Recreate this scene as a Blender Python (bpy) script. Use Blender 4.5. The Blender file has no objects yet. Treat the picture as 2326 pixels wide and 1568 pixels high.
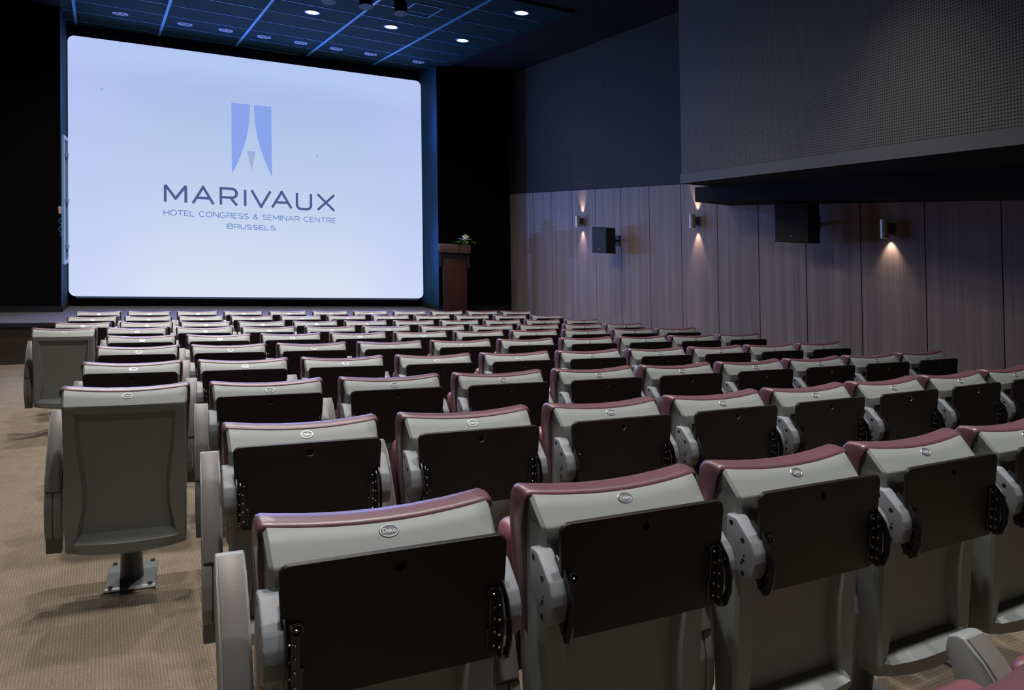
import bpy, bmesh, math, random
from mathutils import Vector, Matrix
random.seed(4)
SC = bpy.context.scene
COL = SC.collection

# ---------------------------------------------------------------- camera (a shift lens held level, as for an interior)
Z0 = 2.04            # eye height above the floor in front of the first row
FALL = -0.06878      # the hall falls off towards its right wall: 6.9 cm per metre, floor, rows and ceiling alike
cam_d = bpy.data.cameras.new('camera'); cam = bpy.data.objects.new('camera', cam_d); COL.objects.link(cam)
def rotm(yaw, pitch, roll):
    c, s = math.cos(yaw), math.sin(yaw)
    Ry = Matrix(((c, -s, 0), (s, c, 0), (0, 0, 1)))
    B = Matrix(((1, 0, 0), (0, 0, -1), (0, 1, 0)))
    c, s = math.cos(pitch), math.sin(pitch)
    Rp = Matrix(((1, 0, 0), (0, c, -s), (0, s, c)))
    c, s = math.cos(roll), math.sin(roll)
    Rr = Matrix(((c, -s, 0), (s, c, 0), (0, 0, 1)))
    return Rr @ Rp @ B @ Ry
M = rotm(0.5029515, -0.0155812, -0.0140690)
W3 = Matrix(((M[0][0], -M[1][0], -M[2][0]), (M[0][1], -M[1][1], -M[2][1]), (M[0][2], -M[1][2], -M[2][2])))
cam.matrix_world = Matrix.Translation((0, 0, Z0)) @ W3.to_4x4()
cam_d.sensor_width = 36; cam_d.sensor_fit = 'HORIZONTAL'
cam_d.lens = 1675.15 * 36 / 2326
cam_d.shift_x = (1163 - 1149.26) / 2326
cam_d.shift_y = (449.4 - 784) / 2326
cam_d.clip_start = 0.02
SC.camera = cam

# ---------------------------------------------------------------- world, exposure
w = bpy.data.worlds.new('world'); SC.world = w; w.use_nodes = True
w.node_tree.nodes['Background'].inputs[0].default_value = (0.0, 0.0, 0.0, 1)
w.node_tree.nodes['Background'].inputs[1].default_value = 0.0
SC.view_settings.view_transform = 'Standard'; SC.view_settings.look = 'None'
SC.view_settings.exposure = 0.0; SC.view_settings.gamma = 1.0; SC.view_settings.use_curve_mapping = False

# ---------------------------------------------------------------- light output: the hall's downlights and the added lamps
DOWN_W = 370.0        # the narrow part of each lamp's beam
WIDE_W = 120.0        # the wide spill of the lamps in the front half of the hall
ROW_W = {10.64: .85, 8.8: .75, 6.95: .7, 5.1: .66, 3.25: .66, 1.0: .86, 10.66: .8, 8.80: .75}
COL_W = {-.93: .38, 0.28: 1.1, 1.49: .98, 2.70: .94, 3.90: 1.0}
DOWN_COL = (1.0, 0.955, 0.91)
ADDED_SPOT_W = 95.0
LIT = [(x, y) for y in (10.64, 8.8, 6.95, 5.1, 3.25, 1.0) for x in (0.28, 1.49, 2.70, 3.90)] + [(-.93, 1.0), (-.93, 3.25), (5.11, 10.66), (5.13, 8.80)]  # both lamps of the leftmost column are added, to brighten the aisle carpet
CEIL = 3.08
def spot(name, x, y, z, watt, size, blend, rad, col, rot=(0, 0, 0)):
    l = bpy.data.lights.new(name, 'SPOT'); l.energy = watt; l.spot_size = math.radians(size); l.spot_blend = blend
    l.shadow_soft_size = rad; l.color = col
    o = bpy.data.objects.new(name, l); COL.objects.link(o)
    o.location = (x, y, z + Z0 + FALL * x); o.rotation_euler = rot
    return o
for x, y in LIT:
    spot('ceiling_beam', x, y, CEIL - 0.03, DOWN_W * ROW_W[y] * COL_W.get(x, 1.0), 74, 1.0, 0.06, DOWN_COL)
    if y > 5 and x < 2: spot('downlight_spill', x, y, CEIL - 0.03, WIDE_W, 155, .7, 0.06, DOWN_COL)
# added blue spots before the screen, strengthening its glow on the side wall
for gx_ in (.5, 1.9, 3.2, 4.6):
    for gz_ in (-.4, 1.9):
        spot('added_screen_spot', gx_, 13.52 - .08 * gx_, gz_, ADDED_SPOT_W, 170, .6, 0.0, (.16, .30, 1.0), (math.pi / 2, 0, math.pi))

# ---------------------------------------------------------------- helpers
def srgb(r, g, b):
    f = lambda c: (c / 255 / 12.92) if c / 255 <= 0.04045 else ((c / 255 + 0.055) / 1.055) ** 2.4
    return (f(r), f(g), f(b), 1)
def mat(name, col, rough=0.5, metal=0.0, emit=None, estr=1.0, bump=None, spec=0.5, var=None, coat=0.0):
    m = bpy.data.materials.new(name); m.use_nodes = True
    nt = m.node_tree; n = nt.nodes; L = nt.links; b = n['Principled BSDF']
    b.inputs['Base Color'].default_value = (*col[:3], 1)
    b.inputs['Roughness'].default_value = rough; b.inputs['Metallic'].default_value = metal
    b.inputs['Specular IOR Level'].default_value = spec
    b.inputs['Coat Weight'].default_value = coat
    if emit:
        b.inputs['Emission Color'].default_value = (*emit[:3], 1); b.inputs['Emission Strength'].default_value = estr
    if bump or var:
        tc = n.new('ShaderNodeTexCoord')
        nz = n.new('ShaderNodeTexNoise'); nz.inputs['Scale'].default_value = (bump or var)[0]; nz.inputs['Detail'].default_value = 3
        L.new(tc.outputs['Object'], nz.inputs['Vector'])
        if bump:
            bp = n.new('ShaderNodeBump'); bp.inputs['Strength'].default_value = bump[1]; bp.inputs['Distance'].default_value = 0.002
            L.new(nz.outputs['Fac'], bp.inputs['Height']); L.new(bp.outputs['Normal'], b.inputs['Normal'])
        if var:
            n2 = n.new('ShaderNodeTexNoise'); n2.inputs['Scale'].default_value = var[0]; L.new(tc.outputs['Object'], n2.inputs['Vector'])
            r = n.new('ShaderNodeMapRange'); r.inputs['From Min'].default_value = .3; r.inputs['From Max'].default_value = .7
            r.inputs['To Min'].default_value = 1 - var[1]; r.inputs['To Max'].default_value = 1 + var[1]
            L.new(n2.outputs['Fac'], r.inputs['Value'])
            mx = n.new('ShaderNodeVectorMath'); mx.operation = 'SCALE'; mx.inputs[0].default_value = col[:3]
            L.new(r.outputs[0], mx.inputs['Scale']); L.new(mx.outputs[0], b.inputs['Base Color'])
    return m

def tilt(me):
    for v in me.vertices: v.co.z += FALL * v.co.x
def link(name, me, m, parent=None, label=None, sharp=35, smooth=True):
    mats = m if isinstance(m, (list, tuple)) else [m]
    for k in mats: me.materials.append(k)
    if smooth:
        for p in me.polygons: p.use_smooth = True
        if sharp: me.set_sharp_from_angle(angle=math.radians(sharp))
    o = bpy.data.objects.new(name, me); COL.objects.link(o)
    if parent: o.parent = parent
    if label: o['label'] = label
    return o
def obj(name, bm, m, parent=None, label=None, sharp=35, do_tilt=True, smooth=True):
    me = bpy.data.meshes.new(name); bmesh.ops.recalc_face_normals(bm, faces=bm.faces) ; bm.to_mesh(me); bm.free()
    if do_tilt: tilt(me)
    return link(name, me, m, parent, label, sharp, smooth)
def tag(o, label, cat, group=None):
    o['label'] = label; o['category'] = cat
    if group: o['group'] = group
    return o
def struct(o): o['kind'] = 'structure'; return o
def empty(name, x, y, z, rz=0):
    o = bpy.data.objects.new(name, None); COL.objects.link(o); o.location = (x, y, z + Z0 + FALL * x); o.rotation_euler = (0, 0, rz)
    o.empty_display_size = 0.1
    return o
def box(bm, x0, x1, y0, y1, z0, z1, bev=0, seg=2, mi=0):
    r = bmesh.ops.create_cube(bm, size=1)
    vs = r['verts']
    for v in vs:
        v.co = Vector(((x0 + x1) / 2 + v.co.x * (x1 - x0), (y0 + y1) / 2 + v.co.y * (y1 - y0), (z0 + z1) / 2 + v.co.z * (z1 - z0)))
    fs = list({f for v in vs for f in v.link_faces})
    for f in fs: f.material_index = mi
    if bev:
        es = list({e for v in vs for e in v.link_edges})
        bmesh.ops.bevel(bm, geom=es, offset=bev, segments=seg, profile=.5, affect='EDGES')
def cyl(bm, p0, p1, r0, r1=None, n=16, caps=True, mi=0):
    r1 = r0 if r1 is None else r1
    p0, p1 = Vector(p0), Vector(p1); d = (p1 - p0); q = d.to_track_quat('Z', 'Y').to_matrix()
    a, b = [], []
    for i in range(n):
        t = 2 * math.pi * i / n; c = q @ Vector((math.cos(t), math.sin(t), 0))
        a.append(bm.verts.new(p0 + c * r0)); b.append(bm.verts.new(p1 + c * r1))
    for i in range(n): bm.faces.new((a[i], a[(i + 1) % n], b[(i + 1) % n], b[i])).material_index = mi
    if caps:
        bm.faces.new(a[::-1]).material_index = mi; bm.faces.new(b).material_index = mi
def lathe(bm, prof, c=(0, 0, 0), n=24, mi=0):
    rings = []
    for r, z in prof:
        rings.append([bm.verts.new((c[0] + r * math.cos(2 * math.pi * i / n), c[1] + r * math.sin(2 * math.pi * i / n), c[2] + z)) for i in range(n)])
    for k in range(len(rings) - 1):
        for i in range(n):
            bm.faces.new((rings[k][i], rings[k][(i + 1) % n], rings[k + 1][(i + 1) % n], rings[k + 1][i])).material_index = mi
def prism_x(bm, prof, x0, x1, bev=0, seg=2, mi=0):      # (y,z) outline extruded along x
    a = [bm.verts.new((x0, y, z)) for y, z in prof]; b = [bm.verts.new((x1, y, z)) for y, z in prof]
    n = len(prof); fs = []
    fs.append(bm.faces.new(a)); fs.append(bm.faces.new(b[::-1]))
    for i in range(n): fs.append(bm.faces.new((a[(i + 1) % n], a[i], b[i], b[(i + 1) % n])))
    for f in fs: f.material_index = mi
    if bev:
        bmesh.ops.bevel(bm, geom=list({e for v in a + b for e in v.link_edges}), offset=bev, segments=seg, profile=.5, affect='EDGES')
def bar(bm, pts, w, t, wdir=(0, 1, 0), mi=0):           # flat bar along a path; w wide along wdir, t thick across
    pts = [Vector(p) for p in pts]; rings = []
    for i, p in enumerate(pts):
        d = (pts[min(i + 1, len(pts) - 1)] - pts[max(i - 1, 0)]).normalized()
        wv = Vector(wdir); wv = (wv - d * wv.dot(d)).normalized(); tv = d.cross(wv)
        rings.append([bm.verts.new(p + wv * a * w / 2 + tv * b * t / 2) for a, b in ((-1, -1), (1, -1), (1, 1), (-1, 1))])
    for k in range(len(rings) - 1):
        for i in range(4): bm.faces.new((rings[k][i], rings[k][(i + 1) % 4], rings[k + 1][(i + 1) % 4], rings[k + 1][i])).material_index = mi
    bm.faces.new(rings[0][::-1]).material_index = mi; bm.faces.new(rings[-1]).material_index = mi
def ball(bm, c, r, mi=0, sub=1):
    rr = bmesh.ops.create_icosphere(bm, subdivisions=sub, radius=r)
    for v in rr['verts']: v.co += Vector(c)
    for f in {f for v in rr['verts'] for f in v.link_faces}: f.material_index = mi
def quadmesh(name, corners, uvs, m, parent=None, thick=0.0, nrm=None, label=None):
    """flat board: four world corners (before the fall), uv in metres, given a thickness away from nrm"""
    bm = bmesh.new(); uvl = bm.loops.layers.uv.new('UVMap')
    vs = [bm.verts.new(c) for c in corners]; f = bm.faces.new(vs)
    for l, uv in zip(f.loops, uvs): l[uvl].uv = uv
    if thick:
        n = Vector(nrm); bk = [bm.verts.new(Vector(c) - n * thick) for c in corners]
        bm.faces.new(bk[::-1])
        for i in range(4): bm.faces.new((vs[(i + 1) % 4], vs[i], bk[i], bk[(i + 1) % 4]))
    me = bpy.data.meshes.new(name); bm.to_mesh(me); bm.free(); tilt(me)
    for v in me.vertices: v.co.z += Z0
    return link(name, me, m, parent, label, smooth=False)
def wobj(name, bm, m, parent=None, label=None, smooth=False, sharp=35):   # mesh given in hall coordinates (eye at z=0)
    for v in bm.verts: v.co.z += Z0
    return obj(name, bm, m, parent, label, sharp, True, smooth)

# ---------------------------------------------------------------- materials
BLACK = mat('matt_black_wall', (0.0028, 0.0028, 0.0035), 0.9, spec=0.1)
HEADER = mat('screen_masking', (0.004, 0.004, 0.006), 0.95, spec=0.05)
BLUEWALL = mat('blue_reveal_paint', (0.004, 0.050, 0.10), 0.8, spec=0.2, var=(3, .12))
CEILBLACK = mat('black_ceiling', (0.008, 0.008, 0.010), 0.9, spec=0.1)
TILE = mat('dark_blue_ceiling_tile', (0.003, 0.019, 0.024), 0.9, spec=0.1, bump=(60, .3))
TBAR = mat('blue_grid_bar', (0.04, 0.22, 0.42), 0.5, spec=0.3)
DARKTRIM = mat('dark_baseboard', (0.012, 0.012, 0.018), 0.5)
PLASTIC = mat('grey_plastic', (0.200, 0.217, 0.215), 0.48, bump=(900, .12), spec=0.4)
PLASTIC_D = mat('dark_grey_plastic', (0.09, 0.096, 0.095), 0.5, spec=0.4, bump=(900, .12))
MOUNT = mat('grey_mount_plastic', (0.19, 0.205, 0.225), 0.5, bump=(400, .15))
HOLE = mat('screw_hole', (0.01, 0.01, 0.012), 0.5)
VINYL = mat('burgundy_leather', (0.108, 0.049, 0.063), 0.35, spec=0.65, bump=(350, .1))
VINYL_P = mat('pink_leather_front', (0.16, 0.056, 0.074), 0.36, spec=0.7, bump=(350, .1), coat=.2)
BOARD = mat('black_laminate_board', (0.009, 0.007, 0.0065), 0.45, spec=0.4, bump=(1200, .1), var=(9, .3))
BRACKET = mat('black_glossy_metal', (0.008, 0.008, 0.009), 0.22, spec=0.7)
BOLT = mat('bolt_steel', (0.32, 0.31, 0.29), 0.35, metal=1)
CHROME = mat('badge_chrome', (0.60, 0.61, 0.65), 0.38, metal=1)
BADGEFACE = mat('badge_face', (0.13, 0.13, 0.16), 0.42, spec=.4)
BADGETEXT = mat('badge_lettering', (0.85, 0.85, 0.88), 0.35, metal=.3)
ARMPAD = mat('taupe_arm_pad', (0.145, 0.137, 0.132), 0.42, bump=(500, .15))
ARMRIM = mat('light_grey_arm_rim', (0.19, 0.207, 0.207), 0.45)
POST = mat('grey_painted_steel', (0.09, 0.10, 0.105), 0.35, spec=0.5)
GLOSSLIP = mat('grey_plate_steel', (0.13, 0.145, 0.155), 0.3, spec=0.6)
SILVER = mat('brushed_silver', (0.55, 0.52, 0.48), 0.38, metal=.7)
SCONCED = mat('sconce_mount_grey', (0.10, 0.10, 0.11), 0.5)
SPEAKER = mat('black_speaker_case', (0.005, 0.0045, 0.0045), 0.6, bump=(300, .3))
SPK_SIDE = mat('dark_speaker_side', (0.018, 0.012, 0.010), 0.6)
FRAME = mat('pale_blue_metal', (0.30, 0.50, 0.75), 0.35, metal=.2)
GLASSP = mat('dark_glass_panel', (0.01, 0.08, 0.14), 0.15)
LAMPGLOW = mat('lit_lamp', (1, 1, 1), 0.3, emit=(1.0, 0.95, 0.93), estr=6.0)
LAMPOFF = mat('unlit_lamp_reflector', (0.20, 0.13, 0.14), 0.35, metal=.4)
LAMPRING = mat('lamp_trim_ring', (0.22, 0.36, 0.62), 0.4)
WHITEP = mat('white_petal', (0.85, 0.85, 0.70), 0.5, emit=None)
GREENL = mat('green_leaf', (0.10, 0.26, 0.03), 0.5)
YELLOW = mat('yellow_bud', (0.55, 0.55, 0.08), 0.5)
NOSE = mat('black_stage_edge', (0.006, 0.006, 0.007), 0.6)
REDW = mat('red_switch', (0.5, 0.06, 0.05), 0.5)
WHITESW = mat('white_switch', (0.5, 0.55, 0.65), 0.5)

def wood(name, base, dark, sx, sz, rough=0.5, stripe=1.0, horizontal=False):
    m = bpy.data.materials.new(name); m.use_nodes = True; nt = m.node_tree; n = nt.nodes; L = nt.links; b = n['Principled BSDF']
    tc = n.new('ShaderNodeTexCoord'); mp = n.new('ShaderNodeMapping')
    L.new(tc.outputs['Object'], mp.inputs['Vector'])
    mp.inputs['Scale'].default_value = (sx, sx, sz) if not horizontal else (sz, sz, sx)
    inf = n.new('ShaderNodeObjectInfo'); ad = n.new('ShaderNodeVectorMath'); ad.operation = 'ADD'
    sc = n.new('ShaderNodeVectorMath'); sc.operation = 'SCALE'; sc.inputs[0].default_value = (37, 53, 11)
    L.new(inf.outputs['Random'], sc.inputs['Scale']); L.new(mp.outputs[0], ad.inputs[0]); L.new(sc.outputs[0], ad.inputs[1])
    nz = n.new('ShaderNodeTexNoise'); nz.inputs['Scale'].default_value = 1; nz.inputs['Detail'].default_value = 6; nz.inputs['Roughness'].default_value = .65
    L.new(ad.outputs[0], nz.inputs['Vector'])
    n2 = n.new('ShaderNodeTexNoise'); n2.inputs['Scale'].default_value = .22; n2.inputs['Detail'].default_value = 2
    L.new(ad.outputs[0], n2.inputs['Vector'])
    am = n.new('ShaderNodeMath'); am.operation = 'MULTIPLY_ADD'; am.inputs[1].default_value = .55
    L.new(nz.outputs['Fac'], am.inputs[0]); 
    a2 = n.new('ShaderNodeMath'); a2.operation = 'MULTIPLY'; a2.inputs[1].default_value = .45; L.new(n2.outputs['Fac'], a2.inputs[0])
    L.new(a2.outputs[0], am.inputs[2])
    cr = n.new('ShaderNodeValToRGB'); cr.color_ramp.elements[0].position = .36; cr.color_ramp.elements[1].position = .64
    cr.color_ramp.elements[0].color = (*dark, 1); cr.color_ramp.elements[1].color = (*base, 1)
    L.new(am.outputs[0], cr.inputs[0]); L.new(cr.outputs[0], b.inputs['Base Color'])
    b.inputs['Roughness'].default_value = rough; b.inputs['Specular IOR Level'].default_value = .3
    bp = n.new('ShaderNodeBump'); bp.inputs['Strength'].default_value = .15; bp.inputs['Distance'].default_value = .002
    L.new(nz.outputs['Fac'], bp.inputs['Height']); L.new(bp.outputs['Normal'], b.inputs['Normal'])
    return m
WOODWALL = wood('grey_brown_wood_panel', (0.285, 0.228, 0.200), (0.165, 0.130, 0.112), 42, .55, .55)
STAGEWOOD = wood('stage_riser_wood', (0.045, 0.036, 0.028), (0.025, 0.020, 0.016), 40, .5, .6, horizontal=True)
LECTWOOD = wood('red_brown_veneer', (0.060, 0.018, 0.014), (0.030, 0.010, 0.008), 30, 1.0, .4)
LECTTOP = wood('lectern_top_wood', (0.115, 0.062, 0.052), (0.07, 0.038, 0.032), 30, 1.0, .45, horizontal=True)

def perforated(name, col, pitch, rad, rough=.6):
    m = bpy.data.materials.new(name); m.use_nodes = True; nt = m.node_tree; n = nt.nodes; L = nt.links; b = n['Principled BSDF']
    uv = n.new('ShaderNodeUVMap'); uv.uv_map = 'UVMap'
    s = n.new('ShaderNodeVectorMath'); s.operation = 'SCALE'; s.inputs['Scale'].default_value = 1 / pitch; L.new(uv.outputs[0], s.inputs[0])
    f = n.new('ShaderNodeVectorMath'); f.operation = 'FRACTION'; L.new(s.outputs[0], f.inputs[0])
    su = n.new('ShaderNodeVectorMath'); su.operation = 'SUBTRACT'; su.inputs[1].default_value = (.5, .5, 0); L.new(f.outputs[0], su.inputs[0])
    ln = n.new('ShaderNodeVectorMath'); ln.operation = 'LENGTH'; L.new(su.outputs[0], ln.inputs[0])
    mr = n.new('ShaderNodeMapRange'); mr.interpolation_type = 'SMOOTHSTEP'
    mr.inputs['From Min'].default_value = rad - .05; mr.inputs['From Max'].default_value = rad + .05
    L.new(ln.outputs['Value'], mr.inputs['Value'])
    mx = n.new('ShaderNodeMix'); mx.data_type = 'RGBA'; mx.inputs['A'].default_value = (0.001, 0.001, 0.001, 1); mx.inputs['B'].default_value = (*col, 1)
    L.new(mr.outputs[0], mx.inputs['Factor']); L.new(mx.outputs['Result'], b.inputs['Base Color'])
    bp = n.new('ShaderNodeBump'); bp.inputs['Strength'].default_value = .3; bp.inputs['Distance'].default_value = .003
    L.new(mr.outputs[0], bp.inputs['Height']); L.new(bp.outputs['Normal'], b.inputs['Normal'])
    b.inputs['Roughness'].default_value = rough; b.inputs['Specular IOR Level'].default_value = .15
    return m
PERF_B = perforated('perforated_grey_board', (0.104, 0.095, 0.076), .0215, .24)
PERF_W = perforated('perforated_dark_board', (0.036, 0.030, 0.021), .040, .24)
BAND = mat('grey_band', (0.092, 0.088, 0.080), 0.6, spec=.2)
SOFFIT = mat('black_soffit', (0.010, 0.010, 0.014), 0.8, spec=.15)

def carpet(name, col, dot=True):
    m = bpy.data.materials.new(name); m.use_nodes = True; nt = m.node_tree; n = nt.nodes; L = nt.links; b = n['Principled BSDF']
    tc = n.new('ShaderNodeTexCoord')
    nz = n.new('ShaderNodeTexNoise'); nz.inputs['Scale'].default_value = 260; nz.inputs['Detail'].default_value = 2; L.new(tc.outputs['Object'], nz.inputs['Vector'])
    n2 = n.new('ShaderNodeTexNoise'); n2.inputs['Scale'].default_value = 7; n2.inputs['Detail'].default_value = 3; L.new(tc.outputs['Object'], n2.inputs['Vector'])
    s = n.new('ShaderNodeVectorMath'); s.operation = 'MULTIPLY'; s.inputs[1].default_value = (1 / .0115, 1 / .0135, 0); L.new(tc.outputs['Object'], s.inputs[0])
    f = n.new('ShaderNodeVectorMath'); f.operation = 'FRACTION'; L.new(s.outputs[0], f.inputs[0])
    su = n.new('ShaderNodeVectorMath'); su.operation = 'SUBTRACT'; su.inputs[1].default_value = (.5, .5, 0); L.new(f.outputs[0], su.inputs[0])
    sq = n.new('ShaderNodeVectorMath'); sq.operation = 'MULTIPLY'; sq.inputs[1].default_value = (1.0, .75, 0); L.new(su.outputs[0], sq.inputs[0])
    ln = n.new('ShaderNodeVectorMath'); ln.operation = 'LENGTH'; L.new(sq.outputs[0], ln.inputs[0])
    mr = n.new('ShaderNodeMapRange'); mr.interpolation_type = 'SMOOTHSTEP'; mr.inputs['From Min'].default_value = .32; mr.inputs['From Max'].default_value = .12
    mr.inputs['To Min'].default_value = .92 if dot else 1; mr.inputs['To Max'].default_value = 1.42 if dot else 1
    L.new(ln.outputs['Value'], mr.inputs['Value'])
    r1 = n.new('ShaderNodeMapRange'); r1.inputs['From Min'].default_value = .3; r1.inputs['From Max'].default_value = .7; r1.inputs['To Min'].default_value = .72; r1.inputs['To Max'].default_value = 1.28
    L.new(nz.outputs['Fac'], r1.inputs['Value'])
    r2 = n.new('ShaderNodeMapRange'); r2.inputs['From Min'].default_value = .3; r2.inputs['From Max'].default_value = .7; r2.inputs['To Min'].default_value = .90; r2.inputs['To Max'].default_value = 1.1
    L.new(n2.outputs['Fac'], r2.inputs['Value'])
    m1 = n.new('ShaderNodeMath'); m1.operation = 'MULTIPLY'; L.new(r1.outputs[0], m1.inputs[0]); L.new(r2.outputs[0], m1.inputs[1])
    m2 = n.new('ShaderNodeMath'); m2.operation = 'MULTIPLY'; L.new(m1.outputs[0], m2.inputs[0]); L.new(mr.outputs[0], m2.inputs[1])
    v = n.new('ShaderNodeVectorMath'); v.operation = 'SCALE'; v.inputs[0].default_value = col; L.new(m2.outputs[0], v.inputs['Scale'])
    L.new(v.outputs[0], b.inputs['Base Color'])
    b.inputs['Roughness'].default_value = .95; b.inputs['Specular IOR Level'].default_value = .1
    bp = n.new('ShaderNodeBump'); bp.inputs['Strength'].default_value = .5; bp.inputs['Distance'].default_value = .003
    L.new(m2.outputs[0], bp.inputs['Height']); L.new(bp.outputs['Normal'], b.inputs['Normal'])
    return m
CARPET = carpet('beige_loop_carpet', (0.168, 0.134, 0.100))
STAGEFLOOR = carpet('stage_carpet', (0.125, 0.110, 0.120), dot=False)

# ---------------------------------------------------------------- rows of seats: top-edge centre (x, y, heading) of each seat, first column number
ROWS = {
'A':(0,[(-0.024, 10.104, -0.058), (0.52, 10.072, -0.062), (1.065, 10.037, -0.066), (1.609, 10.0, -0.07), (2.166, 9.959, -0.075), (2.718, 9.917, -0.079), (3.267, 9.872, -0.083), (3.824, 9.825, -0.087), (4.376, 9.775, -0.092), (4.924, 9.724, -0.096), (5.47, 9.67, -0.1)]),
'B':(0,[(-0.08, 9.141, -0.058), (0.461, 9.109, -0.062), (0.998, 9.075, -0.065), (1.552, 9.038, -0.069), (2.109, 8.998, -0.073), (2.659, 8.957, -0.077), (3.214, 8.913, -0.08), (3.763, 8.868, -0.084), (4.315, 8.82, -0.088), (4.864, 8.771, -0.092), (5.413, 8.719, -0.095)]),
'C':(0,[(-0.152, 8.205, -0.077), (0.397, 8.163, -0.077), (0.938, 8.121, -0.078), (1.487, 8.078, -0.078), (2.039, 8.035, -0.078), (2.59, 7.992, -0.078), (3.147, 7.948, -0.079), (3.701, 7.904, -0.079), (4.251, 7.861, -0.079), (4.794, 7.818, -0.079), (5.35, 7.773, -0.079)]),
'D':(0,[(-0.268, 7.212, -0.109), (0.272, 7.154, -0.104), (0.813, 7.098, -0.099), (1.352, 7.046, -0.094), (1.919, 6.994, -0.089), (2.463, 6.946, -0.084), (3.036, 6.9, -0.079), (3.583, 6.858, -0.074), (4.131, 6.818, -0.069), (4.679, 6.782, -0.064), (5.217, 6.749, -0.059)]),
'E':(1,[(0.269, 6.211, -0.073), (0.809, 6.172, -0.072), (1.357, 6.132, -0.071), (1.908, 6.093, -0.071), (2.458, 6.054, -0.07), (3.011, 6.016, -0.069), (3.569, 5.977, -0.068), (4.123, 5.94, -0.068), (4.677, 5.902, -0.067), (5.202, 5.868, -0.066)]),
'F':(1,[(0.209, 5.272, -0.083), (0.75, 5.228, -0.08), (1.293, 5.186, -0.076), (1.849, 5.145, -0.072), (2.403, 5.106, -0.068), (2.955, 5.07, -0.064), (3.511, 5.035, -0.06), (4.067, 5.003, -0.056), (4.607, 4.974, -0.052), (5.141, 4.947, -0.048)]),
'G':(1,[(0.147, 4.357, -0.103), (0.693, 4.303, -0.095), (1.24, 4.253, -0.087), (1.796, 4.207, -0.078), (2.348, 4.166, -0.07), (2.897, 4.13, -0.062), (3.454, 4.098, -0.053), (4.007, 4.071, -0.045), (4.539, 4.049, -0.037), (5.082, 4.032, -0.028)]),
'H':(1,[(0.092, 3.406, -0.1), (0.64, 3.354, -0.089), (1.191, 3.308, -0.079), (1.744, 3.267, -0.068), (2.3, 3.232, -0.057), (2.848, 3.203, -0.047), (3.399, 3.18, -0.036), (3.944, 3.163, -0.026), (4.488, 3.152, -0.015), (5.025, 3.147, -0.005)]),
'I':(2,[(0.556, 2.355, -0.081), (1.106, 2.315, -0.064), (1.666, 2.284, -0.047), (2.213, 2.262, -0.031), (2.751, 2.25, -0.014), (3.301, 2.247, 0.003), (3.86, 2.253, 0.02)]),
'J':(2,[(0.487, 1.421, -0.056), (1.039, 1.395, -0.04), (1.584, 1.377, -0.024), (2.128, 1.369, -0.007)]),

}
ROWZ = {'A': -1.1559, 'B': -1.1003, 'C': -1.043, 'D': -.9606, 'E': -.894, 'F': -.8256, 'G': -.7642, 'H': -.6935, 'I': -.6181, 'J': -.5557, 'K': -.550}
LINE = {'A': (2.7216, -.0791, 9.9167, -.0039), 'B': (2.663, -.0768, 8.9564, -.0034), 'C': (2.5974, -.0785, 7.991, -.0002), 'D': (2.4752, -.0844, 6.9454, .0046),
        'E': (2.4667, -.07, 6.0538, .0007), 'F': (2.4075, -.0678, 5.1058, .0036), 'G': (2.3507, -.07, 4.1663, .0076), 'H': (2.2996, -.0575, 3.2321, .0096),
        'I': (2.2173, -.0304, 2.2623, .0152), 'J': (2.1509, -.0066, 1.3689, .015), 'K': (2.10, .0, .56, .015)}
def rowy(k, x):
    x0, s, y0, c = LINE[k]; u = max(-3.0, min(3.4, x - x0)); return y0 + s * u + c * u * u
def extend(k, n):
    i0, L = ROWS[k]
    for _ in range(n):
        x = L[-1][0] + .551; x0, s, y0, c = LINE[k]; u = x - x0
        L.append((x, y0 + s * u + c * u * u, math.atan(s + 2 * c * u)))
extend('I', 2); extend('J', 1)
x0, s, y0, c = LINE['K']
ROWS['K'] = (3, [(1.005, .527, .0), (1.558, .522, .0)])
for k_ in ROWS:
    L = ROWS[k_][1]
    for i_ in range(1, len(L)):
        if L[i_][0] - L[i_ - 1][0] < .541: L[i_] = (L[i_ - 1][0] + .541, L[i_][1], L[i_][2])
SEAT_H = .88

# ---------------------------------------------------------------- floor: tiers for the rows, running out into a ramp in the left aisle
order = 'KJIHGFEDCBA'
fade = {'K': .30, 'J': .25, 'I': .15, 'H': -.27, 'G': -.3, 'F': -.3, 'E': -.35, 'D': -.45, 'C': -.5, 'B': -.5, 'A': -.5}
XS = [-3.2, -1.6, -1.0, -.8, -.7, -.6, -.5, -.4, -.3, -.2, -.1, 0, .1, .2, .3, .4, .5, .8, 1.2, 1.7, 2.2, 2.7, 3.2, 3.7, 4.2, 4.7, 5.2, 5.7, 6.3, 7.15]
bm = bmesh.new()
def tread(k): return ROWZ[k] - SEAT_H
lines = [[(x, -3.2, tread('K')) for x in XS]]
for i, k in enumerate(order):
    zn = tread(k); zf = tread(order[i + 1]) if i + 1 < len(order) else tread('A')
    za = (zn + zf) / 2
    near, far = [], []
    for x in XS:
        t = max(0, min(1, (x - (fade[k] - .12)) / .24)); t = t * t * (3 - 2 * t)
        y = rowy(k, x) + .225
        near.append((x, y, za + (zn - za) * t)); far.append((x, y + .006, za + (zf - za) * t))
    lines += [near, far]
lines.append([(x, 11.78, tread('A')) for x in XS])
vr = [[bm.verts.new(p) for p in ln] for ln in lines]
for a, b in zip(vr, vr[1:]):
    for i in range(len(XS) - 1): bm.faces.new((a[i], a[i + 1], b[i + 1], b[i]))
floor = struct(wobj('floor', bm, CARPET))
def floorz(x, y): return None

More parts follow.
